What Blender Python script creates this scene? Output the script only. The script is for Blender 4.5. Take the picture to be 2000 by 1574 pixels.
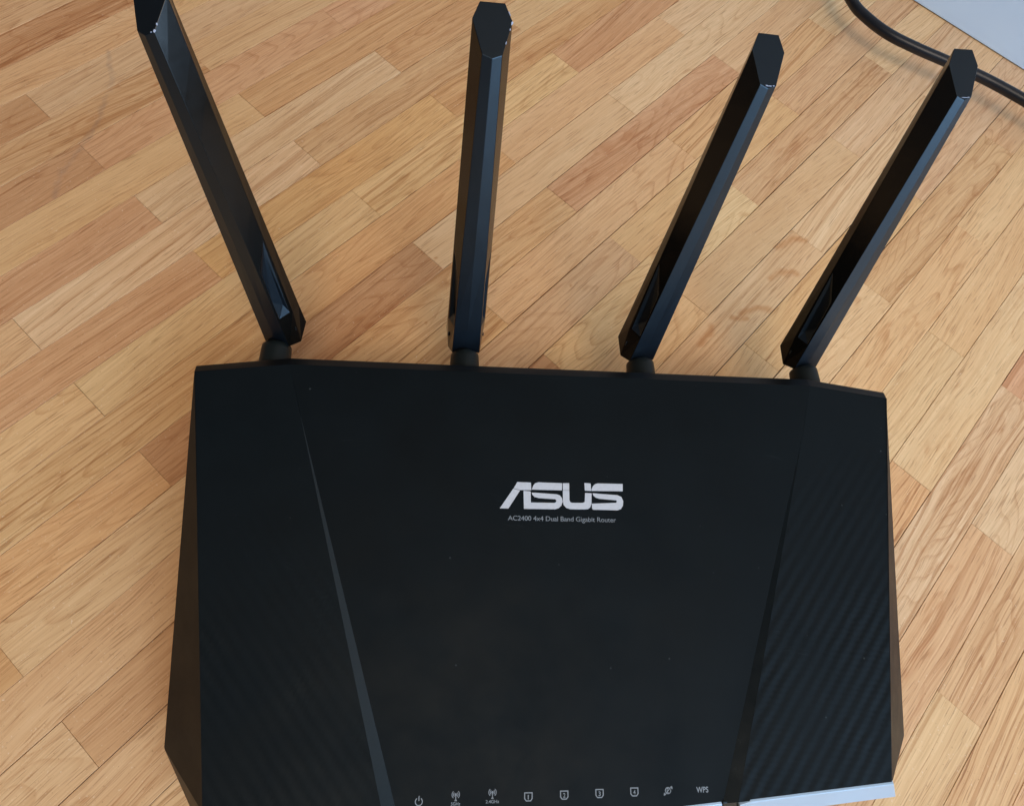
import bpy, bmesh, math, random
from mathutils import Vector, Matrix

random.seed(7)
MM = 0.001
sc = bpy.context.scene
for o in list(bpy.data.objects):
    bpy.data.objects.remove(o)
COL = sc.collection

# ------------------------------------------------------------------ camera
cam = bpy.data.cameras.new('camera')
camo = bpy.data.objects.new('camera', cam)
COL.objects.link(camo)
R = Matrix(((0.9929468896872948, -0.010208757409978238, 0.11811966615457352),
            (0.03807631115582879, -0.9160503199400016, -0.3992518075933407),
            (0.11227942282132103, 0.4009334017139616, -0.9092006041578193)))   # rows: right, down, forward
right, down, fwd = Vector(R[0]), Vector(R[1]), Vector(R[2])
M = Matrix((right, -down, -fwd)).transposed().to_4x4()
M.translation = Vector((-49.9887, 0.0, 294.3506)) * MM
camo.matrix_world = M
cam.sensor_fit = 'HORIZONTAL'
cam.sensor_width = 36.0
cam.lens = 24.3
cam.clip_start = 0.005
cam.clip_end = 50
sc.camera = camo

# ------------------------------------------------------------------ world, lamps, exposure
w = bpy.data.worlds.new('World')
sc.world = w
w.use_nodes = True
bg = w.node_tree.nodes['Background']
bg.inputs['Color'].default_value = (0.95, 0.95, 1.0, 1)
bg.inputs['Strength'].default_value = 0.135


def area(name, loc, target, sx, sy, radiance, color):
    l = bpy.data.lights.new(name, 'AREA')
    l.shape = 'RECTANGLE'
    l.size, l.size_y = sx, sy
    l.energy = radiance * math.pi * sx * sy
    l.color = color
    o = bpy.data.objects.new(name, l)
    o.location = loc
    o.rotation_euler = (Vector(target) - Vector(loc)).to_track_quat('-Z', 'Y').to_euler()
    COL.objects.link(o)
    return o


area('balcony_window_light', (1.05, -1.15, 0.92), (0.05, 0.05, 0.45), 1.45, 1.45, 7.2, (0.50, 0.73, 1.0))
area('side_window_light', (1.20, 0.95, 1.40), (0.05, 0.2, 0), 1.7, 1.4, 11.3, (1.0, 0.85, 0.70))
area('room_light', (0.12, -0.75, 1.8), (0.1, 0.1, 0), 0.95, 0.95, 6.6, (1.0, 0.84, 0.68))

sc.view_settings.view_transform = 'Standard'
sc.view_settings.look = 'None'
sc.view_settings.exposure = 0.0
sc.view_settings.gamma = 1.0
sc.render.engine = 'CYCLES'
sc.cycles.use_denoising = True
sc.cycles.max_bounces = 8

# ------------------------------------------------------------------ node helpers


class NT:
    def __init__(self, name):
        self.m = bpy.data.materials.new(name)
        self.m.use_nodes = True
        self.t = self.m.node_tree
        self.b = self.t.nodes['Principled BSDF']

    def n(self, typ, **kw):
        nd = self.t.nodes.new(typ)
        for k, v in kw.items():
            if k.startswith('i_'):
                nd.inputs[k[2:].replace('_', ' ')].default_value = v
            else:
                setattr(nd, k, v)
        return nd

    def l(self, a, b):
        self.t.links.new(a, b)

    def math(self, op, a, b=None, c=None, clamp=False):
        nd = self.t.nodes.new('ShaderNodeMath')
        nd.operation = op
        nd.use_clamp = clamp
        for i, v in enumerate((a, b, c)):
            if v is None:
                continue
            if isinstance(v, (int, float)):
                nd.inputs[i].default_value = v
            else:
                self.l(v, nd.inputs[i])
        return nd.outputs[0]

    def noise(self, vec, scale, detail=3, rough=0.5, dist=0.0):
        nd = self.n('ShaderNodeTexNoise', i_Scale=scale, i_Detail=detail, i_Roughness=rough, i_Distortion=dist)
        self.l(vec, nd.inputs['Vector'])
        return nd.outputs['Fac']

    def ramp(self, fac, stops, interp='LINEAR'):
        nd = self.t.nodes.new('ShaderNodeValToRGB')
        cr = nd.color_ramp
        cr.interpolation = interp
        while len(cr.elements) < len(stops):
            cr.elements.new(0.5)
        for e, (p, c) in zip(cr.elements, stops):
            e.position = p
            e.color = c if len(c) == 4 else (*c, 1)
        self.l(fac, nd.inputs[0])
        return nd.outputs['Color']

    def maprange(self, v, a, b, c, d):
        nd = self.n('ShaderNodeMapRange')
        nd.clamp = True
        self.l(v, nd.inputs[0])
        for i, x in enumerate((a, b, c, d)):
            nd.inputs[i + 1].default_value = x
        return nd.outputs[0]

    def mix(self, blend, fac, a, b):
        nd = self.t.nodes.new('ShaderNodeMix')
        nd.data_type = 'RGBA'
        nd.blend_type = blend
        for sock, v in ((nd.inputs['Factor'], fac), (nd.inputs['A'], a), (nd.inputs['B'], b)):
            if isinstance(v, (int, float)):
                sock.default_value = v
            elif isinstance(v, tuple):
                sock.default_value = v if len(v) == 4 else (*v, 1)
            else:
                self.l(v, sock)
        return nd.outputs['Result']

    def bump(self, height, strength, dist, normal=None):
        nd = self.n('ShaderNodeBump', i_Strength=strength, i_Distance=dist)
        self.l(height, nd.inputs['Height'])
        if normal is not None:
            self.l(normal, nd.inputs['Normal'])
        return nd.outputs['Normal']


SCUFF = [(-234.6, 331.6), (-227.9, 307.5), (-228.6, 282.9), (-230.7, 272.1), (-233.8, 263.8), (-235.9, 253.5), (-238.4, 241.8), (-239.2, 230.9)]
STAINS = [([(135.0, 229.5), (144.5, 236.1), (151.5, 235.2)], 3.2), ([(126.9, 208.2), (132.3, 214.2), (142.2, 212.6)], 2.8), ([(106.3, 185.7), (116.2, 190.0), (122.2, 188.5)], 3.0), ([(101.6, 181.7), (110.1, 182.8)], 2.4), ([(82.6, 166.3), (90.4, 176.2)], 3.0), ([(16.9, 196.0), (17.2, 196.3)], 1.3), ([(-5.6, 198.2), (-5.3, 198.5)], 1.3), ([(-55.8, 170.6), (-55.5, 170.9)], 1.3), ([(-50.8, 208.9), (-50.5, 209.20000000000002)], 1.3)]


def mat_oak():
    k = NT('oak_strip')
    b = k.b
    oi = k.n('ShaderNodeObjectInfo')
    tc = k.n('ShaderNodeTexCoord')
    rnd = oi.outputs['Random']
    # every strip is cut from another bit of wood: shift and slightly turn the grain
    vr = k.n('ShaderNodeVectorRotate', rotation_type='Z_AXIS')
    k.l(tc.outputs['Object'], vr.inputs['Vector'])
    rr = k.math('FRACT', k.math('MULTIPLY', rnd, 13.7))
    r3 = k.math('FRACT', k.math('MULTIPLY', rnd, 41.3))
    r4 = k.math('FRACT', k.math('MULTIPLY', rnd, 97.1))
    ang = k.math('MULTIPLY', k.math('POWER', k.math('SUBTRACT', k.math('MULTIPLY', rr, 2.0), 1.0), 3.0), 0.10)
    k.l(ang, vr.inputs['Angle'])
    off = k.n('ShaderNodeCombineXYZ')
    k.l(k.math('MULTIPLY', rnd, 31.0), off.inputs[0])
    k.l(k.math('MULTIPLY', rr, 17.0), off.inputs[1])
    k.l(k.math('MULTIPLY', r3, 9.0), off.inputs[2])
    add = k.n('ShaderNodeVectorMath', operation='ADD')
    k.l(vr.outputs[0], add.inputs[0])
    k.l(off.outputs[0], add.inputs[1])
    # slow wander of the grain lines
    wv = k.n('ShaderNodeVectorMath', operation='MULTIPLY')
    wv.inputs[1].default_value = (14, 45, 10)
    k.l(add.outputs[0], wv.inputs[0])
    wander = k.noise(wv.outputs[0], 1.0, 2, 0.5)
    sep = k.n('ShaderNodeSeparateXYZ')
    k.l(add.outputs[0], sep.inputs[0])
    wamp = k.math('MULTIPLY_ADD', r4, 0.007, 0.002)
    yy = k.math('ADD', sep.outputs[1], k.math('MULTIPLY', k.math('SUBTRACT', wander, 0.5), wamp))

    def stretched(sx, sy):
        c = k.n('ShaderNodeCombineXYZ')
        k.l(k.math('MULTIPLY', sep.outputs[0], sx), c.inputs[0])
        k.l(k.math('MULTIPLY', yy, sy), c.inputs[1])
        k.l(sep.outputs[2], c.inputs[2])
        return c.outputs[0]
    rings = k.noise(stretched(5, 330), 1.0, 2, 0.55)          # growth rings, a few mm apart
    lines = k.noise(stretched(4, 520), 1.0, 2, 0.6)          # thin dark lines of early wood
    fibre = k.noise(stretched(34, 1400), 1.0, 2, 0.6)         # hair-fine fibre
    pores = k.noise(stretched(70, 1700), 1.0, 1, 0.5)        # short dashes
    blotch = k.noise(stretched(9, 42), 1.0, 3, 0.55)
    spk = k.noise(add.outputs[0], 900.0, 2, 0.7)
    figure = k.noise(stretched(30, 110), 1.0, 2, 0.5, 1.5)    # flamed figure on some strips
    col = oi.outputs['Color']
    ringf = k.maprange(rings, 0.36, 0.66, 1.0, 0.0)
    amp = k.math('MULTIPLY_ADD', k.math('FRACT', k.math('MULTIPLY', rnd, 7.9)), 0.75, 0.25)
    c1 = k.mix('MULTIPLY', k.math('MULTIPLY', ringf, k.math('MULTIPLY', amp, 0.50)), col, (0.74, 0.60, 0.46))
    linef = k.maprange(lines, 0.565, 0.615, 0.0, 1.0)
    c2 = k.mix('MULTIPLY', k.math('MULTIPLY', linef, k.math('MULTIPLY', amp, 0.66)), c1, (0.66, 0.50, 0.36))
    fibf = k.maprange(fibre, 0.35, 0.7, 0.0, 1.0)
    c3 = k.mix('MULTIPLY', k.math('MULTIPLY', fibf, 0.55), c2, (0.74, 0.63, 0.52))
    porf = k.maprange(pores, 0.61, 0.69, 0.0, 1.0)
    c4 = k.mix('MULTIPLY', k.math('MULTIPLY', porf, 0.55), c3, (0.50, 0.37, 0.26))
    blf = k.maprange(blotch, 0.3, 0.72, 0.0, 1.0)
    c5 = k.mix('MIX', k.math('MULTIPLY', blf, 0.42), c4, k.mix('MULTIPLY', 1.0, c4, (0.88, 0.72, 0.56)))
    figf = k.math('MULTIPLY', k.maprange(figure, 0.60, 0.72, 0.0, 1.0), k.maprange(r4, 0.62, 0.8, 0.0, 0.5))
    c6 = k.mix('MULTIPLY', figf, c5, (0.72, 0.52, 0.36))
    cath = k.noise(stretched(6.5, 46), 1.0, 1, 0.4)
    cf = k.math('FRACT', k.math('MULTIPLY', cath, 19.0))
    cl = k.math('MULTIPLY', k.maprange(cf, 0.0, 0.30, 1.0, 0.0), k.maprange(cf, 0.0, 0.05, 0.0, 1.0))
    cg = k.math('MULTIPLY', cl, k.math('MULTIPLY', k.maprange(r3, 0.40, 0.62, 0.0, 0.62), k.maprange(blotch, 0.3, 0.6, 0.35, 1.0)))
    c6 = k.mix('MULTIPLY', cg, c6, (0.68, 0.50, 0.35))
    spf = k.maprange(spk, 0.66, 0.74, 0.0, 1.0)
    c7 = k.mix('MULTIPLY', k.math('MULTIPLY', spf, 0.6), c6, (0.55, 0.45, 0.35))
    spl = k.maprange(spk, 0.33, 0.25, 0.0, 1.0)
    c8 = k.mix('MIX', k.math('MULTIPLY', spl, 0.42), c7, (0.86, 0.74, 0.58))
    # marks in the wood: a long scuff, a few flamed stains and pin knots, each at its own place on the floor
    geo = k.n('ShaderNodeNewGeometry')
    jn = k.n('ShaderNodeTexNoise', i_Scale=55.0, i_Detail=4.0, i_Roughness=0.65)
    k.l(geo.outputs['Position'], jn.inputs['Vector'])
    jv = k.n('ShaderNodeVectorMath', operation='SUBTRACT')
    k.l(jn.outputs['Color'], jv.inputs[0])
    jv.inputs[1].default_value = (0.5, 0.5, 0.5)
    js = k.n('ShaderNodeVectorMath', operation='SCALE')
    k.l(jv.outputs[0], js.inputs[0])
    js.inputs['Scale'].default_value = 0.009
    pv = k.n('ShaderNodeVectorMath', operation='ADD')
    k.l(geo.outputs['Position'], pv.inputs[0])
    k.l(js.outputs[0], pv.inputs[1])

    def seg(p, q, rad):
        p, q = Vector((*p, 0)) * MM, Vector((*q, 0)) * MM
        d = q - p
        pa = k.n('ShaderNodeVectorMath', operation='SUBTRACT')
        k.l(pv.outputs[0], pa.inputs[0])
        pa.inputs[1].default_value = p
        dt = k.n('ShaderNodeVectorMath', operation='DOT_PRODUCT')
        k.l(pa.outputs[0], dt.inputs[0])
        dt.inputs[1].default_value = d / max(d.length_squared, 1e-9)
        h = k.math('MAXIMUM', k.math('MINIMUM', dt.outputs['Value'], 1.0), 0.0)
        sc_ = k.n('ShaderNodeVectorMath', operation='SCALE')
        sc_.inputs[0].default_value = d
        k.l(h, sc_.inputs['Scale'])
        sb = k.n('ShaderNodeVectorMath', operation='SUBTRACT')
        k.l(pa.outputs[0], sb.inputs[0])
        k.l(sc_.outputs[0], sb.inputs[1])
        ln = k.n('ShaderNodeVectorMath', operation='LENGTH')
        k.l(sb.outputs[0], ln.inputs[0])
        return k.maprange(ln.outputs['Value'], rad * MM * 0.25, rad * MM, 1.0, 0.0)

    def poly(pts, rad):
        m = None
        for p, q in zip(pts[:-1], pts[1:]):
            v = seg(p, q, rad)
            m = v if m is None else k.math('MAXIMUM', m, v)
        return m
    scuff = poly(SCUFF, 2.2)
    brk = k.maprange(k.noise(geo.outputs['Position'], 160.0, 3, 0.6), 0.30, 0.60, 0.25, 1.0)
    c9 = k.mix('MIX', k.math('MULTIPLY', k.math('MULTIPLY', scuff, brk), 0.27), c8, (0.16, 0.12, 0.11))
    c10 = c9
    for pts, rad in STAINS:
        c10 = k.mix('MULTIPLY', k.math('MULTIPLY', poly(pts, rad), 0.8), c10, (0.80, 0.62, 0.46))
    k.l(c10, b.inputs['Base Color'])
    k.l(k.maprange(lines, 0.4, 0.7, 0.44, 0.58), b.inputs['Roughness'])
    b.inputs['Specular IOR Level'].default_value = 0.35
    h = k.math('SUBTRACT', k.math('MULTIPLY', fibre, 0.25), k.math('ADD', linef, k.math('MULTIPLY', porf, 0.6)))
    k.l(k.bump(h, 0.35, 0.00012), b.inputs['Normal'])
    return k.m


def mat_plastic(name, base, rough, spec, grain=0.3, tint=(1, 1, 1), specks=False, ribs=False, grain_scale=2200):
    k = NT(name)
    b = k.b
    tc = k.n('ShaderNodeTexCoord')
    ob = tc.outputs['Object']
    nz = k.noise(ob, 38.0, 3, 0.6)
    c = k.mix('MIX', k.maprange(nz, 0.3, 0.7, 0.0, 1.0), tuple(x * 0.85 for x in base), tuple(x * 1.2 for x in base))
    rr = k.maprange(k.noise(ob, 24.0 if specks else 55.0, 5, 0.7), 0.3, 0.7, rough - (0.10 if specks else 0.05), rough + (0.12 if specks else 0.06))
    fine = k.noise(ob, grain_scale, 2, 0.6)
    nrm = k.bump(fine, grain, 0.00006)
    if specks:
        # dust and tiny nicks, sparse
        vo = k.n('ShaderNodeTexVoronoi', voronoi_dimensions='2D', i_Scale=52.0, i_Randomness=1.0)
        k.l(ob, vo.inputs['Vector'])
        tin = k.maprange(vo.outputs['Distance'], 0.008, 0.020, 1.0, 0.0)
        sepc = k.n('ShaderNodeSeparateColor')
        k.l(vo.outputs['Color'], sepc.inputs[0])
        keep = k.math('GREATER_THAN', sepc.outputs[0], 0.76)
        c = k.mix('MIX', k.math('MULTIPLY', k.math('MULTIPLY', tin, keep), sepc.outputs[1]), c, (0.05, 0.055, 0.055))
        # faint hair scratches
        mp = k.n('ShaderNodeMapping')
        mp.inputs['Rotation'].default_value = (0, 0, 0.9)
        mp.inputs['Scale'].default_value = (60, 1900, 1)
        dj = k.n('ShaderNodeTexNoise', i_Scale=14.0, i_Detail=2.0)
        k.l(ob, dj.inputs['Vector'])
        dv = k.n('ShaderNodeVectorMath', operation='SCALE')
        k.l(dj.outputs['Color'], dv.inputs[0])
        dv.inputs['Scale'].default_value = 0.05
        da = k.n('ShaderNodeVectorMath', operation='ADD')
        k.l(ob, da.inputs[0])
        k.l(dv.outputs[0], da.inputs[1])
        k.l(da.outputs[0], mp.inputs[0])
        scr = k.noise(mp.outputs[0], 1.0, 1, 0.4)
        big = k.noise(ob, 26.0, 2, 0.5)
        sf = k.math('MULTIPLY', k.maprange(scr, 0.70, 0.76, 0.0, 1.0), k.maprange(big, 0.58, 0.70, 0.0, 0.12))
        c = k.mix('MIX', sf, c, (0.09, 0.10, 0.11))
    if ribs:
        sx = k.n('ShaderNodeSeparateXYZ')
        k.l(ob, sx.inputs[0])
        ax_ = k.math('ABSOLUTE', sx.outputs[0])             # the weave is mirrored on the two wings
        jig = k.noise(ob, 120.0, 2, 0.5)
        big = k.noise(ob, 30.0, 2, 0.5)
        d = k.math('SUBTRACT', k.math('MULTIPLY', ax_, 0.80), k.math('MULTIPLY', sx.outputs[1], 0.60))
        d = k.math('ADD', d, k.math('MULTIPLY', jig, 0.0011))
        wv = k.math('SINE', k.math('MULTIPLY', d, 1450.0))
        d2 = k.math('ADD', k.math('MULTIPLY', ax_, 0.60), k.math('MULTIPLY', sx.outputs[1], 0.80))
        w2 = k.math('SINE', k.math('MULTIPLY', k.math('ADD', d2, k.math('MULTIPLY', jig, 0.003)), 2600.0))
        hh = k.math('ADD', wv, k.math('MULTIPLY', k.math('MULTIPLY', w2, wv), 0.22))
        hh = k.math('MULTIPLY', hh, k.math('MULTIPLY', k.maprange(big, 0.35, 0.65, 0.3, 1.0), k.math('MULTIPLY', k.maprange(sx.outputs[0], -0.02, 0.02, 0.35, 1.0), k.maprange(sx.outputs[1], 0.105, 0.03, 0.0, 1.0))))  # uneven light put into relief and colour: ribs fade left and rearward
        nrm = k.bump(hh, 0.65, 0.00018, nrm)
        c = k.mix('MIX', k.maprange(hh, -0.6, 1.3, 0.0, 0.5), c, tuple(x * 2.2 for x in base))
    k.l(c, b.inputs['Base Color'])
    k.l(rr, b.inputs['Roughness'])
    b.inputs['Specular IOR Level'].default_value = spec
    b.inputs['Specular Tint'].default_value = (*tint, 1)
    k.l(nrm, b.inputs['Normal'])
    return k.m


def mat_simple(name, base, rough, metal=0.0, spec=0.5, nscale=60.0, var=0.12, bump=0.0):
    k = NT(name)
    b = k.b
    tc = k.n('ShaderNodeTexCoord')
    ob = tc.outputs['Object']
    nz = k.noise(ob, nscale, 4, 0.6)
    c = k.mix('MIX', k.maprange(nz, 0.3, 0.7, 0.0, 1.0), tuple(x * (1 - var) for x in base),
              tuple(min(1, x * (1 + var)) for x in base))
    k.l(c, b.inputs['Base Color'])
    k.l(k.maprange(nz, 0.3, 0.7, max(0.02, rough - 0.05), rough + 0.07), b.inputs['Roughness'])
    b.inputs['Metallic'].default_value = metal
    b.inputs['Specular IOR Level'].default_value = spec
    if bump:
        k.l(k.bump(k.noise(ob, 900.0, 2, 0.6), bump, 0.0001), b.inputs['Normal'])
    return k.m


OAK = mat_oak()
SUBFLOOR = mat_simple('dark_joint', (0.050, 0.025, 0.013), 0.95, spec=0.1)
SHELL = mat_plastic('black_shell', (0.0036, 0.0042, 0.0048), 0.42, 0.16, 0.30)
PANEL = mat_plastic('black_soft_panel', (0.0020, 0.0034, 0.0042), 0.52, 0.095, 0.30, tint=(0.86, 0.95, 1.0), specks=True)
WING = mat_plastic('black_ribbed_panel', (0.0020, 0.0034, 0.0042), 0.50, 0.100, 0.30, tint=(0.86, 0.95, 1.0), specks=True, ribs=True)
FACET = mat_plastic('black_smooth_facet', (0.003, 0.005, 0.006), 0.23, 0.32, 0.10, tint=(0.85, 0.95, 1.0))
BLADE = mat_plastic('black_antenna', (0.0022, 0.0036, 0.0060), 0.36, 0.66, 0.22, tint=(0.60, 0.82, 1.0), grain_scale=3200)
BLADE_SIDE = mat_plastic('black_antenna_gloss', (0.0032, 0.0030, 0.0026), 0.17, 0.26, 0.05, grain_scale=3200)
TIP = mat_plastic('black_antenna_tip', (0.0032, 0.0048, 0.0066), 0.50, 0.17, 0.35, tint=(0.8, 0.92, 1.0), grain_scale=2600)
COLLAR = mat_plastic('black_collar', (0.0055, 0.0075, 0.0072), 0.42, 0.20, 0.25)
SILVER = mat_simple('silver_trim', (0.38, 0.50, 0.62), 0.34, metal=0.25, nscale=30, var=0.04)
INK = mat_simple('grey_white_print', (0.45, 0.45, 0.47), 0.5, nscale=900, var=0.05)
INK2 = mat_simple('grey_print', (0.17, 0.185, 0.20), 0.6, nscale=700, var=0.15)
CHIP = mat_simple('worn_plastic', (0.30, 0.33, 0.42), 0.5, nscale=1500, var=0.3)
CORDM = mat_plastic('black_cable', (0.006, 0.007, 0.010), 0.34, 0.38, 0.2)
WHITE = mat_simple('white_paint', (0.60, 0.77, 0.97), 0.42, nscale=9, var=0.02, bump=0.08)
WALLM = mat_simple('white_wall', (0.78, 0.79, 0.80), 0.8, nscale=20, var=0.03, bump=0.2)

# ------------------------------------------------------------------ object helpers


def mesh(name, verts, faces, mat, parent=None, scale=MM, matrix=None, smooth=False, bevel=0.0, segs=2, angle=25, mats=None):
    me = bpy.data.meshes.new(name)
    me.from_pydata([Vector(v) * scale for v in verts], [], faces)
    me.materials.append(mat)
    bm = bmesh.new()
    bm.from_mesh(me)
    bmesh.ops.recalc_face_normals(bm, faces=bm.faces)
    bm.to_mesh(me)
    bm.free()
    me.update()
    if smooth:
        for p in me.polygons:
            p.use_smooth = True
    o = bpy.data.objects.new(name, me)
    COL.objects.link(o)
    if parent is not None:
        o.parent = parent
    if matrix is not None:
        o.matrix_local = matrix
    if bevel:
        b = o.modifiers.new('bevel', 'BEVEL')
        b.width = bevel * MM
        b.segments = segs
        b.limit_method = 'ANGLE'
        b.angle_limit = math.radians(angle)
        b.harden_normals = False
    return o


def tag(o, label=None, cat=None, group=None, kind=None):
    if label:
        o['label'] = label
    if cat:
        o['category'] = cat
    if group:
        o['group'] = group
    if kind:
        o['kind'] = kind
    return o


# ------------------------------------------------------------------ floor of short oak strips
PSI = math.radians(46.5555)
DU = Vector((0.6876521, 0.7260403))       # along the strips
DV = Vector((0.7260403, -0.6876521))      # across the strips
ORG = Vector((-49.99, 0.0))
PITCH, WID = 160.0, 22.45


def uv(u, v):
    return ORG + DU * u + DV * v


floor = mesh('floor', [(-1500, -1200, -4), (1500, -1200, -4), (1500, 1500, -4), (-1500, 1500, -4),
                       (-1500, -1200, -24), (1500, -1200, -24), (1500, 1500, -24), (-1500, 1500, -24)],
             [(0, 1, 2, 3), (4, 7, 6, 5), (0, 4, 5, 1), (1, 5, 6, 2), (2, 6, 7, 3), (3, 7, 4, 0)], SUBFLOOR)
tag(floor, kind='structure')

TONES = dict(P=(0.79, 0.560, 0.340), M=(0.745, 0.482, 0.262), O=(0.710, 0.425, 0.208),
             R=(0.680, 0.392, 0.222), B=(0.610, 0.345, 0.178), N=(0.77, 0.520, 0.298))
MEAN = (0.735, 0.470, 0.250)
TONES = {a: tuple(0.86 * x + 0.14 * y for x, y in zip(b, MEAN)) for a, b in TONES.items()}
TONE_OF = {
    (-1, 0): 'M', (0, 0): 'B', (1, 0): 'M', (1, 1): 'M', (2, -1): 'B', (2, 0): 'N', (3, 0): 'M', (3, 1): 'M',
    (4, -1): 'B', (4, 0): 'R', (4, 1): 'R', (5, 0): 'M', (5, 1): 'O', (6, -1): 'R', (6, 0): 'P', (6, 1): 'O',
    (7, -1): 'M', (7, 0): 'P', (7, 1): 'M', (8, -1): 'R', (8, 0): 'O', (8, 1): 'O', (9, -1): 'M', (9, 0): 'N',
    (9, 1): 'N', (9, 2): 'R', (10, -1): 'M', (10, 0): 'O', (10, 1): 'M', (10, 2): 'P', (11, -1): 'O', (11, 0): 'B',
    (11, 1): 'N', (11, 2): 'P', (12, -2): 'B', (12, -1): 'N', (12, 0): 'M', (12, 1): 'R', (12, 2): 'M',
    (13, -1): 'M', (13, 0): 'M', (13, 1): 'M', (13, 2): 'M', (13, 3): 'P', (14, -2): 'M', (14, -1): 'B', (14, 0): 'N',
    (14, 1): 'M', (14, 2): 'M', (15, -1): 'M', (15, 0): 'R', (15, 1): 'P', (15, 2): 'M', (15, 3): 'N',
    (16, -1): 'M', (16, 1): 'M', (16, 2): 'P', (16, 3): 'N', (17, 1): 'N', (17, 2): 'P', (17, 3): 'N',
    (18, 1): 'M', (18, 2): 'N', (19, 1): 'N', (19, 2): 'M', (20, 1): 'M', (20, 2): 'N', (21, 1): 'P', (21, 2): 'M',
    (22, 0): 'O', (22, 1): 'P', (23, 0): 'P', (23, 1): 'P', (24, 0): 'M', (24, 1): 'P', (25, 0): 'P', (25, 1): 'M',
    (26, 0): 'M'}
random.seed(11)
for k in range(-8, 31):
    drift = 0.3 * (k - 4 if k % 2 == 0 else k - 9)
    for n in range(-4, 6):
        u0 = (65.0 if k % 2 == 0 else -12.5) + drift + PITCH * n
        v0 = -406.6 + WID * k
        cu, cv = u0 + PITCH / 2, v0 + WID / 2
        c = uv(cu, cv)
        if not (-430 < c.x < 520 and -150 < c.y < 620):
            continue
        if (c.x - 303.9) * 0.6729 + (c.y - 419) * 0.7397 > 85:     # beyond the skirting board
            continue
        gap_s = random.choice((0.14, 0.24, 0.34, 0.48))
        gap_e = random.choice((0.03, 0.05, 0.09))
        L2, W2 = PITCH / 2 - gap_e, WID / 2 - gap_s / 2
        z1 = random.uniform(-0.06, 0.06)
        ch = 0.09
        vs = []
        for z, i in ((-4, 0), (z1 - ch, 0), (z1, ch)):
            vs += [(-L2 + i, -W2 + i, z), (L2 - i, -W2 + i, z), (L2 - i, W2 - i, z), (-L2 + i, W2 - i, z)]
        fs = [(8, 9, 10, 11)]
        for a in (0, 4):
            for j in range(4):
                fs.append((a + j, a + (j + 1) % 4, a + 4 + (j + 1) % 4, a + 4 + j))
        Mt = Matrix.Translation((c.x * MM, c.y * MM, 0)) @ Matrix.Rotation(PSI + random.uniform(-0.0006, 0.0006), 4, 'Z')
        p = mesh('plank', vs, fs, OAK, floor, matrix=Mt)
        t = TONES[TONE_OF.get((k, n), random.choice('PMMNOR'))]
        j = random.uniform(0.95, 1.05)
        p.color = (t[0] * j, t[1] * j * random.uniform(0.965, 1.0), t[2] * j * random.uniform(0.86, 0.98), 1)

# the same floor carries on beyond the picture: all of those strips in one mesh
vs, fs = [], []
for k in range(-80, 110):
    for n in range(-13, 14):
        u0 = (65.0 if k % 2 == 0 else -12.5) + 0.3 * (k - 4 if k % 2 == 0 else k - 9) + PITCH * n
        c = uv(u0 + PITCH / 2, -406.6 + WID * k + WID / 2)
        if (-8 <= k <= 30 and -4 <= n <= 5 and -430 < c.x < 520 and -150 < c.y < 620) or not (-1100 < c.x < 1450 and -1300 < c.y < 1300):
            continue
        if (c.x - 303.9) * 0.6729 + (c.y - 419) * 0.7397 > 85:
            continue
        b = len(vs)
        uu, vv = (c - ORG).dot(DU), (c - ORG).dot(DV)
        for z, i in ((-4, 0), (-0.1, 0.0), (0, 0.09)):
            hl, hw = PITCH / 2 - 0.06 - i, WID / 2 - 0.15 - i
            vs += [(uu - hl, -vv - hw, z), (uu + hl, -vv - hw, z), (uu + hl, -vv + hw, z), (uu - hl, -vv + hw, z)]
        fs.append((b + 8, b + 9, b + 10, b + 11))
        for a in (0, 4):
            for j in range(4):
                fs.append((b + a + j, b + a + (j + 1) % 4, b + a + 4 + (j + 1) % 4, b + a + 4 + j))
rest = mesh('planks', vs, fs, OAK, floor, matrix=Matrix.Translation((ORG.x * MM, ORG.y * MM, 0)) @ Matrix.Rotation(PSI, 4, 'Z'))
rest.color = (*TONES['M'], 1)
tag(rest, kind='stuff')

# ------------------------------------------------------------------ router
M0, Z0 = 0.12, 35.32


def zt(y):
    return Z0 + M0 * y


ROOT = Vector((0, 45, 0))
router = bpy.data.objects.new('router', None)
router.location = ROOT * MM
router.empty_display_size = 0.05
COL.objects.link(router)
tag(router, 'black wireless router with four upright antennas standing on the oak strip floor', 'router')
OFF = Matrix.Translation(-ROOT * MM)


def rp(name, verts, faces, mat, parent=None, **kw):
    if parent is None:
        return mesh(name, verts, faces, mat, router, matrix=OFF, **kw)
    return mesh(name, verts, faces, mat, parent, **kw)


def mir(v):
    return (-v[0], v[1], v[2])


# shell: side faces, rear chamfer, rear wall, undercut front, base
T = [(-118.0, -29.6), (-139.6, 116.2), (-105.5, 120.4), (105.5, 120.8), (139.2, 116.9), (117.4, -26.6)]
top = [(x, y, zt(y)) for x, y in T]
F0 = (0, -36.2, zt(-36.2))
verts = [
    top[0], top[1], top[2], top[3], top[4], top[5], F0,                                   # 0-6 top outline
    (-140.4, 119.6, 46.8), (-106, 124.4, 47.2), (106, 125.0, 47.4), (140.2, 120.5, 47.2),  # 7-10 rear chamfer
    (-123.8, -34.6, 22.6), (0, -41.8, 22.6), (123.2, -31.6, 22.6),                        # 11-13 trim lower edge
    (-139.6, 117.0, 13), (-139.0, -12, 13), (-126.5, -31, 13), (0, -38.8, 13), (126.5, -31, 13), (139.0, -12, 13), (139.6, 117.0, 13),  # 14-20
    (-106, 122.5, 13), (106, 122.5, 13),                                                   # 21-22
    (-131, 110, 3), (-131, -8, 3), (-118, -24, 3), (0, -30, 3), (118, -24, 3), (131, -8, 3), (131, 110, 3)]  # 23-29 base
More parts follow.
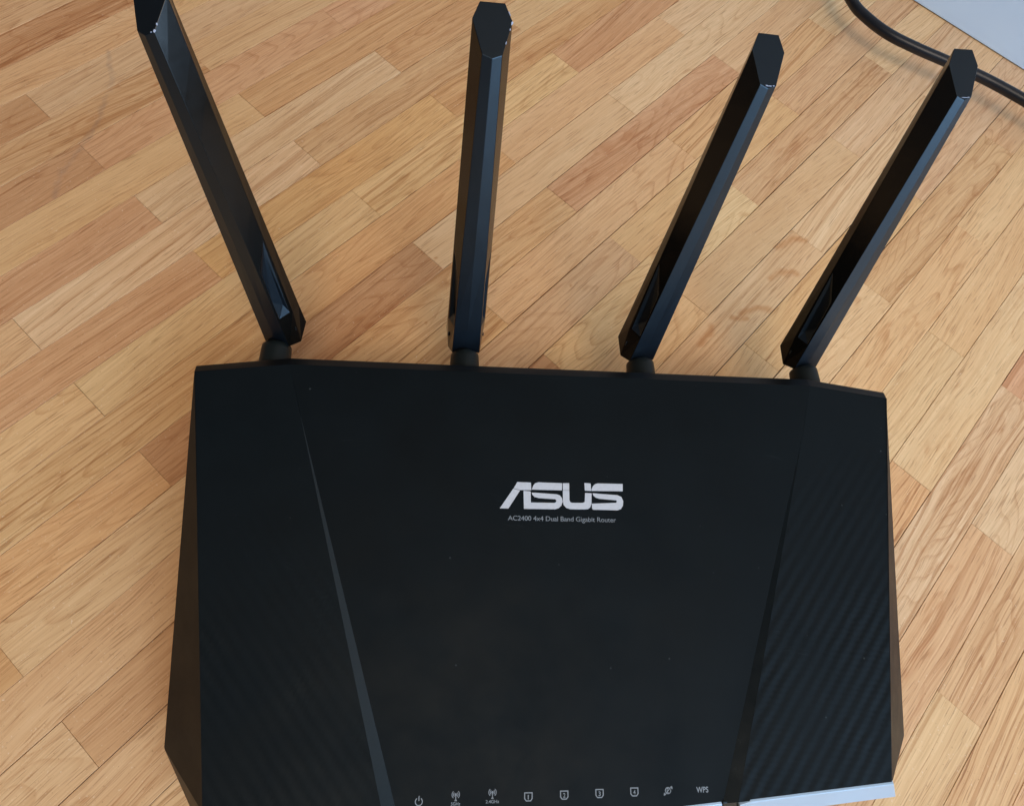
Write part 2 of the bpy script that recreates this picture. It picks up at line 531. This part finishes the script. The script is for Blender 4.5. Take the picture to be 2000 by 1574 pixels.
faces = [(1, 2, 8, 7), (2, 3, 9, 8), (3, 4, 10, 9),
         (7, 8, 21, 14), (8, 9, 22, 21), (9, 10, 20, 22),
         (1, 7, 14), (4, 20, 10),
         (1, 14, 15, 0), (0, 15, 16, 11), (4, 5, 19, 20), (5, 13, 18, 19),
         (11, 16, 17, 12), (12, 17, 18, 13),
         (14, 23, 24, 15), (15, 24, 25, 16), (16, 25, 26, 17), (17, 26, 27, 18), (18, 27, 28, 19), (19, 28, 29, 20),
         (21, 22, 20, 29, 23, 14), (23, 29, 28, 27, 26, 25, 24)]
shell = rp('shell', verts, faces, SHELL, bevel=0.35, angle=12)

# four rubber feet under the base
for fx, fy in ((-110, 95), (110, 95), (-100, -5), (100, -5)):
    vs = []
    for z in (0.0, 3.2):
        vs += [(fx + 6 * math.cos(a * math.tau / 16), fy + 6 * math.sin(a * math.tau / 16), z) for a in range(16)]
    rp('rubber_foot', vs, [tuple(range(16)), tuple(range(31, 15, -1))] + [(i, (i + 1) % 16, 16 + (i + 1) % 16, 16 + i) for i in range(16)], COLLAR)

# top: two ribbed wings, a recessed middle panel and the slanted facets between them
DIP = 1.8


def zc(y):
    return zt(y) - DIP * (101.0 - y) / 131.0 if y < 101 else zt(y)


LO = [(-99.6, 101.0), (-61.2, -29.8)]
LI = [(-99.5, 101.0), (-56.6, -30.3)]
RO = [(100.0, 101.0), (59.7, -31.2)]
RI = [(99.9, 101.0), (54.8, -31.4)]


def fin(x, y, z=None):
    return (x, y, zt(y) if z is None else z)


def outer_front(x):   # front edge of the top between corner and middle
    c = -26.6 if x > 0 else -29.6
    return c + (-36.2 - c) * (117.4 - abs(x)) / 117.4


def pin(x, y, d):
    return (x, y, zt(y) + d)


# wings (thin raised covers)
for sgn, O_, nm in ((-1, LO, 'side_panel'), (1, RO, 'side_panel')):
    xa, ya = O_[0]
    xb = O_[1][0]
    yb = outer_front(xb)
    outline = [(-118.0, -29.6) if sgn < 0 else (117.4, -26.6), (-139.6, 116.2) if sgn < 0 else (139.2, 116.9), (-105.5, 120.4) if sgn < 0 else (105.5, 120.8), (xa, 101.0), (xb, yb)]
    # grid of fine rows for the surface
    vs = [fin(x, y) for x, y in outline] + [fin(x, y, zt(y) - 2.2) for x, y in outline]
    n = len(outline)
    rp(nm, vs, [tuple(range(n)), tuple(range(2 * n - 1, n - 1, -1))] + [(i, (i + 1) % n, n + (i + 1) % n, n + i) for i in range(n)],
       WING)
# strip across the rear between the wings plus recessed panel
yiL, yiR = outer_front(LI[1][0]), outer_front(RI[1][0])
P = [(-105.5, 120.4), (105.5, 120.8), (RI[0][0], 101.0), (RI[1][0], yiR), (0, -36.2), (LI[1][0], yiL), (LI[0][0], 101.0)]
vs = [(x, y, zc(y)) for x, y in P] + [(x, y, zc(y) - 2) for x, y in P]
n = len(P)
center = rp('center_panel', vs,
            [(0, 6, 2, 1), (6, 5, 4, 3, 2), (n, n + 1, n + 2, n + 6), (n + 6, n + 2, n + 3, n + 4, n + 5)] +
            [(i, (i + 1) % n, n + (i + 1) % n, n + i) for i in range(n)], PANEL)
for O_, I_ in ((LO, LI), (RO, RI)):
    xo, xi = O_[1][0], I_[1][0]
    a, b_, c_, d_ = (O_[0][0], 101.0), (xo, outer_front(xo)), (xi, outer_front(xi)), (I_[0][0], 101.0)
    vs = [(a[0], a[1], zt(a[1]) - 0.02), (b_[0], b_[1], zt(b_[1]) - 0.05), (c_[0], c_[1], zc(c_[1]) + 0.03), (d_[0], d_[1], zc(d_[1]) + 0.03)]
    vs += [(x, y, z - 2.2) for x, y, z in vs]
    rp('groove_facet', vs, [(0, 1, 2, 3), (7, 6, 5, 4), (0, 4, 5, 1), (1, 5, 6, 2), (2, 6, 7, 3), (3, 7, 4, 0)], FACET)


# silver trim along the front edge: left, middle, right and the two dark notches between
def trim(x0, x1, lower, mat, name, proud=0.35, round_end=0):
    N = 14
    ring = []
    for i in range(N + 1):
        x = x0 + (x1 - x0) * i / N
        f = (117.4 - abs(x)) / 117.4
        yt_, zt_ = outer_front(x), zt(outer_front(x)) - lower
        xb_ = x * 123.2 / 117.4
        cb = -31.6 if x > 0 else -34.6
        ybm = cb + (-41.8 - cb) * (123.2 - abs(xb_)) / 123.2
        zb = 22.6
        # outward normal of the slanted strip, roughly forward and up
        ny, nz = -0.82, 0.57
        cut = 0.0
        e = min(abs(x - x0), abs(x - x1))
        if round_end and abs(x - round_end) < 2.6:
            e = abs(x - round_end)
            cut = 1.6 * (1 - math.sqrt(max(0, 1 - ((2.6 - e) / 2.6) ** 2)))
        t0 = cut / 11.0
        pa = (x + (xb_ - x) * t0, yt_ + (ybm - yt_) * t0 + ny * proud, zt_ + (zb - zt_) * t0 + nz * proud)
        pb = (xb_, ybm + ny * proud, zb + nz * proud)
        qa = (x, yt_ + 0.9, zt_ - 0.1 - cut)
        qb = (xb_, ybm + 1.5, zb - 0.3)
        ring.append((qa, pa, pb, qb))
    vs = [p for r_ in ring for p in r_]
    fs = []
    for i in range(N):
        for j in range(4):
            fs.append((4 * i + j, 4 * i + (j + 1) % 4, 4 * (i + 1) + (j + 1) % 4, 4 * (i + 1) + j))
    fs += [(0, 1, 2, 3), (4 * N + 3, 4 * N + 2, 4 * N + 1, 4 * N)]
    return rp(name, vs, fs, mat, bevel=0.25, angle=50)


trim(-117.9, -61.6, 0.0, SILVER, 'front_trim', 0.5, -61.6)
trim(-56.2, 54.4, 1.7, SILVER, 'front_trim', 0.2)
trim(60.0, 117.9, 0.0, SILVER, 'front_trim', 0.5, 60.0)
trim(-61.5, -56.4, 1.2, FACET, 'trim_notch', -0.1)
trim(54.6, 59.8, 1.2, FACET, 'trim_notch', -0.1)


# ------------------------------------------------------------------ print on the middle panel
AP, BP = Z0 - DIP * 101 / 131, M0 + DIP / 131.0


def onpanel(x, y, h=0.0):
    return (x, y, AP + BP * y + h)


def print_polys(name, polys, mat, h=0.06, parent=center):
    vs, fs = [], []
    for pl in polys:
        a = len(vs)
        m_ = len(pl)
        vs += [onpanel(x, y, h) for x, y in pl]
        vs += [onpanel(x, y, -0.05) for x, y in pl]
        fs.append(tuple(range(a, a + m_)))
        for i in range(m_):
            j = (i + 1) % m_
            fs.append((a + i, a + j, a + m_ + j, a + m_ + i))
    return mesh(name, vs, fs, mat, parent)


LOGO = [
    [(-24.01, 67.68), (-20.77, 67.63), (-16.35, 74.50), (-18.95, 75.10)],
    [(-18.80, 75.25), (-16.20, 74.66), (-12.08, 74.71), (-12.23, 77.56), (-17.41, 77.65)],
    [(-15.05, 74.40), (-12.3, 74.24), (-12.24, 70.07), (-3.16, 70.14), (-2.55, 70.52), (-2.52, 71.05), (-2.98, 71.5),
     (-9.26, 71.79), (-10.83, 72.18), (-11.7, 73.02), (-11.92, 73.82), (-9.25, 73.7), (-2.33, 73.4), (-1.07, 72.96),
     (-0.29, 71.96), (-0.09, 70.58), (-0.56, 69.18), (-1.61, 68.18), (-3.03, 67.75), (-14.89, 67.66)],
    [(-11.85, 75.09), (-11.29, 76.5), (-10.65, 77.29), (-9.55, 77.72), (-0.21, 77.64), (-0.25, 74.9), (-11.86, 74.93)],
    [(0.08, 77.62), (2.56, 77.71), (2.56, 75.05), (0.08, 75.0)],
    [(0.08, 74.90), (2.56, 74.95), (2.57, 71.25), (2.87, 70.55), (3.57, 70.29), (7.75, 70.38), (8.46, 70.76), (8.67, 74.12),
     (11.22, 74.05), (11.05, 69.89), (10.5, 68.65), (9.6, 68.07), (8.33, 67.92), (2.79, 67.87), (1.38, 68.3), (0.3, 69.35),
     (0.02, 70.73)],
    [(8.51, 77.93), (10.94, 77.8), (11.06, 74.95), (8.63, 74.99)],
    [(11.23, 75.64), (11.91, 76.91), (12.73, 77.62), (13.71, 77.9), (23.56, 77.92), (23.45, 75.12), (11.22, 74.96)],
    [(11.61, 74.12), (14.23, 73.93), (21.29, 73.6), (22.81, 72.95), (23.52, 71.4), (23.29, 69.53), (22.47, 68.34),
     (21.07, 67.85), (11.5, 67.9), (11.2, 68.6), (11.24, 70.14), (20.53, 70.65), (21.03, 71.04), (20.89, 71.59),
     (14.17, 72.03), (12.74, 72.47), (11.84, 73.26)]]
logo = print_polys('logo', LOGO, INK)
logo['label'] = 'pale grey block lettering'


def text_mesh(name, body, x0, x1, ybase, cap, mat, parent=center, join=None, bold=0.0, space=1.0):
    cu = bpy.data.curves.new(name, 'FONT')
    cu.body = body
    cu.size = 1.0
    cu.offset = bold
    cu.space_character = space
    cu.resolution_u = 4
    cu.fill_mode = 'FRONT'
    cu.extrude = 0.0
    ob = bpy.data.objects.new(name + '_tmp', cu)
    COL.objects.link(ob)
    dg = bpy.context.evaluated_depsgraph_get()
    me = bpy.data.meshes.new_from_object(ob.evaluated_get(dg))
    bpy.data.objects.remove(ob)
    bpy.data.curves.remove(cu)
    xs = [v.co.x for v in me.vertices]
    sx = (x1 - x0) / (max(xs) - min(xs))
    mn = min(xs)
    sy = cap / 0.70
    vs = [onpanel(x0 + (v.co.x - mn) * sx, ybase + v.co.y * sy, 0.06) for v in me.vertices]
    fs = [tuple(p.vertices) for p in me.polygons]
    bpy.data.meshes.remove(me)
    if join is not None:
        join.append((vs, fs))
        return None
    return mesh(name, vs, fs, mat, parent)


tagline = text_mesh('tagline', 'AC2400 4x4 Dual Band Gigabit Router', -20.9, 20.4, 63.35, 1.75, INK2, space=0.97, bold=0.0)
tagline['label'] = 'small grey line of text under the logo'


def arc(cx, cy, r, a0, a1, wd, n=18, sy=1.0):
    pts = [(cx + (r + wd / 2) * math.cos(math.radians(a0 + (a1 - a0) * i / n)), cy + sy * (r + wd / 2) * math.sin(math.radians(a0 + (a1 - a0) * i / n))) for i in range(n + 1)]
    pts += [(cx + (r - wd / 2) * math.cos(math.radians(a1 + (a0 - a1) * i / n)), cy + sy * (r - wd / 2) * math.sin(math.radians(a1 + (a0 - a1) * i / n))) for i in range(n + 1)]
    return pts


def icon(name, polys, texts=()):
    vs, fs = [], []
    for pl in polys:
        a = len(vs)
        vs += [onpanel(x, y, 0.06) for x, y in pl]
        fs.append(tuple(range(a, a + len(pl))))
    parts = []
    for t in texts:
        text_mesh('t', *t, None, join=parts, bold=0.012)
    for v2, f2 in parts:
        a = len(vs)
        vs += v2
        fs += [tuple(i + a for i in f) for f in f2]
    return mesh(name, vs, fs, INK2, center)


def rect(x, y, w_, h_):
    return [(x - w_ / 2, y - h_ / 2), (x + w_ / 2, y - h_ / 2), (x + w_ / 2, y + h_ / 2), (x - w_ / 2, y + h_ / 2)]


px, py = -49.9, -28.7
icon('power_icon', [arc(px, py, 1.15, 125, 415, 0.32, 26), rect(px, py + 0.95, 0.32, 1.5)])
for wx, wy, tx, hw in ((-37.75, -26.9, '5GHz', 1.55), (-25.45, -26.5, '2.4GHz', 2.25)):
    pl = [arc(wx, wy, 0.22, 0, 350, 0.4, 12), rect(wx, wy - 1.05, 0.30, 1.5), [(wx - 0.45, wy - 1.95), (wx + 0.45, wy - 1.95), (wx + 0.12, wy - 1.2), (wx - 0.12, wy - 1.2)]]
    for r_ in (0.75, 1.25):
        pl += [arc(wx, wy, r_, -52, 52, 0.24, 8), arc(wx, wy, r_, 128, 232, 0.24, 8)]
    icon('wireless_icon', pl, [(tx, wx - hw, wx + hw, wy - 3.2, 0.95)])
for ix, iy, d in ((-13.29, -28.1, '1'), (-1.01, -27.85, '2'), (11.24, -27.65, '3'), (23.46, -27.45, '4')):
    pl = [rect(ix, iy + 1.2, 2.9, 0.34),
          [(ix - 1.45, iy + 1.03), (ix - 1.10, iy + 1.03), (ix - 1.10, iy - 0.45), (ix - 0.70, iy - 1.05), (ix - 0.80, iy - 1.38), (ix - 1.45, iy - 0.60)],
          [(ix + 1.45, iy + 1.03), (ix + 1.10, iy + 1.03), (ix + 1.10, iy - 0.45), (ix + 0.70, iy - 1.05), (ix + 0.80, iy - 1.38), (ix + 1.45, iy - 0.60)],
          [(ix - 0.80, iy - 1.38), (ix - 0.70, iy - 1.05), (ix + 0.70, iy - 1.05), (ix + 0.80, iy - 1.38)]]
    icon('port_icon', pl, [(d, ix - (0.22 if d == '1' else 0.40), ix + (0.14 if d == '1' else 0.40), iy - 0.75, 1.35)])
gx, gy = 35.4, -27.3
icon('internet_icon', [arc(gx, gy, 0.95, 20, 372, 0.28, 24), arc(gx + 0.1, gy, 0.45, 60, 300, 0.22, 12, 1.8),
                       [(gx - 1.55, gy - 1.5), (gx - 1.15, gy - 1.5), (gx + 1.45, gy + 1.35), (gx + 1.15, gy + 1.35)],
                       [(gx + 0.9, gy + 1.2), (gx + 1.6, gy + 1.2), (gx + 1.6, gy + 0.4), (gx + 1.35, gy + 0.4)],
                       [(gx - 1.6, gy - 1.5), (gx - 1.3, gy - 1.5), (gx - 1.2, gy - 0.7), (gx - 1.45, gy - 0.6)]])
text_mesh('wps_lettering', 'WPS', 45.55, 49.85, -28.15, 1.75, INK2, bold=0.02)

# ------------------------------------------------------------------ antennas
TH, DC, LA = 9.85, 10.99, 128.38
WFT, WFB, WT, WB, WKT = 5.95, 11.3, 11.92, 15.7, 7.47
YM = 0.67
YBASE, ZBASE = 133.95, 40.42


def lerp(a, b, t):
    return a + (b - a) * t


def blade_geo():
    def ztop(y):
        return LA - DC * (1 - y / TH)

    levels = ['b', 13.0, 47.0, 60.0, 73.0, 86.0, 98.0, 109.0, 't']

    def section(lv):
        pts = []
        for key in ('fl', 'fc', 'fr', 'mr', 'kr', 'kl', 'ml'):
            zmax = {'f': LA - DC, 'm': LA - DC * (1 - YM), 'k': LA}[key[0]]
            t = 0.0 if lv == 'b' else 1.0 if lv == 't' else lv / zmax
            kt = t                                           # hexagon at the tip, nearly a wedge at the hinge
            th = lerp(11.8, TH, t)
            wf = lerp(WFB, WFT, t)
            wk = lerp(WB - 0.5, WKT, kt)
            ym = YM * TH / th
            wm = lerp(WB, WT, kt)
            if lv == 'b' and key[0] == 'm':
                ym, wm = 0.50, 13.8
            y = {'f': 0.0, 'm': ym * th, 'k': th}[key[0]]
            if lv == 'b':
                z = {'f': 0.0, 'm': -2.2, 'k': 3.6}[key[0]]
            elif lv == 't':
                z = ztop(y)
            else:
                z = lv
            h = {'f': wf, 'm': wm, 'k': wk}[key[0]] / 2
            x = {'l': -h, 'r': h, 'c': 0.0}[key[1]]
            if key == 'fc':
                y -= lerp(0.10, 0.75, min(1, t * 1.4))      # centre ridge that fades towards the hinge
                if lv == 't':
                    z = ztop(y)
            pts.append([x, y, z])
        return pts
    rings = [section(l) for l in levels]
    verts, faces, gloss = [], [], set()
    for r_ in rings:
        verts += r_
    for i in range(len(levels) - 1):
        a, b = 7 * i, 7 * (i + 1)
        for j in range(7):
            k = (j + 1) % 7
            if i == 1 and j in (2, 6):      # slanted flank facets carry a pocket: fr-mr and ml-fl
                q = [a + j, a + k, b + k, b + j]
                co = [Vector(verts[v]) for v in q]
                nrm = (co[1] - co[0]).cross(co[3] - co[0]).normalized()
                cen = sum(co, Vector()) / 4
                if nrm.dot(Vector((cen.x, 0, 0))) < 0:
                    nrm = -nrm
                # s = 0 at front edge, 1 at the widest edge
                f0, m0, m1, f1 = (co[0], co[1], co[2], co[3]) if j == 2 else (co[1], co[0], co[3], co[2])

                def pt(s, t):
                    return f0.lerp(f1, t).lerp(m0.lerp(m1, t), s)
                outer = [pt(0.10, 0.02), pt(0.82, 0.02), pt(0.90, 0.97), pt(0.14, 0.66)]
                inner = [p - nrm * dd for p, dd in zip([pt(0.16, 0.24), pt(0.70, 0.12), pt(0.74, 0.84), pt(0.22, 0.62)], (1.5, 1.5, 0.5, 0.7))]
                base = len(verts)
                verts += [list(p) for p in outer] + [list(p) for p in inner]
                oq = q if j == 2 else [q[1], q[0], q[3], q[2]]
                for e in range(4):
                    g = (e + 1) % 4
                    gloss.add(len(faces))
                    faces.append((oq[e], oq[g], base + g, base + e))
                    faces.append((base + e, base + g, base + 4 + g, base + 4 + e))
                faces.append((base + 4, base + 5, base + 6, base + 7))
            else:
                if j >= 2:
                    gloss.add(len(faces))
                faces.append((a + j, a + k, b + k, b + j))
    # closing faces
    faces += [(0, 1, 2, 3, 6), (3, 4, 5, 6)]
    e = 7 * (len(levels) - 1)
    faces += [(e, e + 1, e + 2, e + 3, e + 6), (e + 3, e + 4, e + 5, e + 6)]
    return verts, faces, gloss


BV, BF, BG = blade_geo()


def antenna_matrix(xb, tilt, sw, tw):
    Rm = Matrix.Rotation(math.radians(sw), 4, 'Y') @ Matrix.Rotation(math.radians(-tilt), 4, 'X') @ Matrix.Rotation(math.radians(tw), 4, 'Z')
    return OFF @ Matrix.Translation(Vector((xb, YBASE, ZBASE)) * MM) @ Rm


ANT = [(-113.3, 18.5, -10.1, -19.5, 'antenna at the left end, its tip cut off by the top of the picture, with small white chips'),
       (-37.7, 19.9, 0.4, 3.5, 'second antenna from the left, standing straight, tip edges chipped white'),
       (37.1, 18.9, 5.3, 11.7, 'third antenna from the left with a worn line across the front tip edge'),
       (110.8, 21.2, 1.9, 11.5, 'antenna at the right end, its tip in front of the black cable')]
CHIPS = [[('r', 0.02, 1.0, 0.9), ('r', 0.14, 0.8, 0.8), ('f', 0.85, 0.5, 0.5)],
         [('r', 0.62, 1.6, 0.9), ('r', 0.50, 0.9, 0.5), ('r', 0.24, 1.2, 0.5), ('r', 0.80, 1.6, 0.5)],
         [('f', 0.50, 2.6, 0.35), ('f', 0.35, 1.0, 0.55), ('f', 0.8, 0.7, 0.4)],
         [('f', 0.45, 3.2, 0.28), ('f', 0.75, 0.8, 0.35)]]


def blob(c, ax, ay, n_, ra, rb, rng):
    pts = []
    for i in range(9):
        a = i * math.tau / 9
        r_ = rng.uniform(0.7, 1.15)
        pts.append(c + ax * (ra * r_ * math.cos(a)) + ay * (rb * r_ * math.sin(a)))
    top_ = [p + n_ * 0.10 for p in pts]
    bot = [p - n_ * 0.35 for p in pts]
    return top_ + bot, [tuple(range(9)), tuple(range(17, 8, -1))] + [(i, (i + 1) % 9, 9 + (i + 1) % 9, 9 + i) for i in range(9)]


rng = random.Random(5)
ANTS = []
for i, (xb, tilt, sw, tw, lab) in enumerate(ANT):
    mt = antenna_matrix(xb, tilt, sw, tw)
    ant = mesh('antenna', BV, BF, BLADE, router, matrix=mt, bevel=0.38, segs=3, angle=14)
    ant['label'] = lab
    ant.data.materials.append(BLADE_SIDE)
    ant.data.materials.append(TIP)
    for p_ in ant.data.polygons[-2:]:
        p_.material_index = 2
    for g_ in BG:
        ant.data.polygons[g_].material_index = 1
    ANTS.append(ant)
    inv = mt.inverted() @ OFF
    # collar: short tapered barrel from the rear edge to the hinge
    vs, fs = [], []
    prof = [(116.0, 6.6, 38.6), (122.5, 6.5, 38.7), (125.0, 6.2, 38.8), (131.0, 5.9, 38.9), (133.0, 5.8, 38.9), (133.4, 5.5, 38.9), (133.5, 4.0, 38.9), (141.0, 3.9, 38.9)]
    ns = 40
    for y_, r_, zc_ in prof:
        for a in range(ns):
            th = a * math.tau / ns
            vs.append(Vector((xb - 0.3 + r_ * math.cos(th), y_, zc_ + r_ * math.sin(th))))
    for a in range(len(prof) - 1):
        for b in range(ns):
            fs.append((a * ns + b, a * ns + (b + 1) % ns, (a + 1) * ns + (b + 1) % ns, (a + 1) * ns + b))
    fs += [tuple(range(ns)), tuple(range(len(prof) * ns - 1, (len(prof) - 1) * ns - 1, -1))]
    vs = [(inv @ (v * MM)) / MM for v in vs]
    col_ = mesh('collar', vs, fs, COLLAR, ant, smooth=True)
    # worn spots on the edges of the slanted tip
    fl, fr = Vector((-WFT / 2, 0, LA - DC)), Vector((WFT / 2, 0, LA - DC))
    kz = LA - DC * (1 - YM)
    ml, mr = Vector((-WT / 2, YM * TH, kz)), Vector((WT / 2, YM * TH, kz))
    kr, kl = Vector((WKT / 2, TH, LA)), Vector((-WKT / 2, TH, LA))
    cn = Vector((0, -1, 1)).normalized()
    for e, t, ra, rb in CHIPS[i]:
        if e == 'f':
            c = fl.lerp(fr, t); c.y -= 0.70 * (1 - abs(2 * t - 1)); ax = Vector((1, 0, 0)); n_ = Vector((0, -1, 0.35)).normalized()
        else:
            A_, M_, K_ = (fr, mr, kr) if e == 'r' else (fl, ml, kl)
            t2 = t / 0.66
            c = A_.lerp(M_, t2) if t2 < 1 else M_.lerp(K_, (t - 0.66) / 0.34)
            d_ = (M_ - A_) if t2 < 1 else (K_ - M_)
            ax = d_.normalized()
            n_ = (cn + Vector((0.6 if e == 'r' else -0.6, 0, 0))).normalized()
        ay = n_.cross(ax).normalized()
        ra_, rb_ = (ra * 0.42, rb * 0.34)
        c = c - n_ * 0.05
        v_, f_ = blob(c, ax, ay, n_, ra_, rb_, rng)
        mesh('worn_spot', v_, f_, CHIP, ant)
    # tiny moulded mark on the flank near the hinge
    for s in (-1, 1):
        y_ = 5.2
        x_ = lerp(WFB, WB, 5.2 / 6.6) / 2 * s - 0.1 * s
        v_, f_ = blob(Vector((x_, y_, 5.5)), Vector((0, 0, 1)), Vector((0, 1, 0)), Vector((s, 0, 0)), 1.1, 0.35, rng)
        mesh('moulded_mark', v_, f_, COLLAR, ant)

# ------------------------------------------------------------------ black cable lying in front of the skirting board
pts = [(150, 640, 4), (180, 540, 6), (203, 465, 14), (207.8, 415.5, 18), (214.3, 400.7, 18), (226.6, 386.5, 18), (243.1, 376.0, 18),
       (261.5, 366.6, 18), (284.3, 354.2, 18), (307.8, 337.1, 18), (332.0, 317.7, 17), (375, 280, 12), (440, 215, 5), (520, 130, 4.2)]
P3 = [Vector(p) for p in pts]


def catmull(p, t):
    i = min(int(t), len(p) - 2)
    f = t - i
    p0, p1, p2, p3 = p[max(i - 1, 0)], p[i], p[i + 1], p[min(i + 2, len(p) - 1)]
    return 0.5 * ((2 * p1) + (p2 - p0) * f + (2 * p0 - 5 * p1 + 4 * p2 - p3) * f * f + (3 * p1 - p0 - 3 * p2 + p3) * f ** 3)


NP = 150
path = [catmull(P3, (len(P3) - 1) * i / NP * 0.9999) for i in range(NP + 1)]
vs, fs = [], []
RC, ns = 3.3, 24
for i, c in enumerate(path):
    t = (path[min(i + 1, NP)] - path[max(i - 1, 0)]).normalized()
    sx = t.cross(Vector((0, 0, 1))).normalized()
    up = sx.cross(t).normalized()
    for a in range(ns):
        th = a * math.tau / ns
        vs.append(c + sx * RC * math.cos(th) + up * RC * math.sin(th))
for i in range(NP):
    for a in range(ns):
        fs.append((i * ns + a, i * ns + (a + 1) % ns, (i + 1) * ns + (a + 1) % ns, (i + 1) * ns + a))
fs += [tuple(range(ns)), tuple(range((NP + 1) * ns - 1, NP * ns - 1, -1))]
cord = mesh('cable', vs, fs, CORDM, smooth=True)
tag(cord, 'thick black cable running along the floor beside the white skirting board', 'cable')

# ------------------------------------------------------------------ white skirting board and the wall behind it
A0 = Vector((303.9, 419.1))
du = Vector((0.7397, -0.6729))
dn = Vector((0.6729, 0.7397))


def wb(u, n_, z):
    p = A0 + du * u + dn * n_
    return (p.x, p.y, z)


def slab(name, prof, u0, u1, mat, **kw):
    n_ = len(prof)
    vs = [wb(u0, a, z) for a, z in prof] + [wb(u1, a, z) for a, z in prof]
    fs = [tuple(range(n_)), tuple(range(2 * n_ - 1, n_ - 1, -1))] + [(i, (i + 1) % n_, n_ + (i + 1) % n_, n_ + i) for i in range(n_)]
    return mesh(name, vs, fs, mat, **kw)


sk = slab('skirting_board', [(0, 0.6), (0, 140), (3, 146), (9, 148), (14, 148), (14, 0.6)], -900, 900, WHITE, bevel=0.6, angle=20)
tag(sk, 'plain white painted skirting board at the far corner of the oak floor', 'skirting board')
wall = slab('wall', [(14.2, -4), (14.2, 2400), (114, 2400), (114, -4)], -1000, 1000, WALLM)
tag(wall, kind='structure')
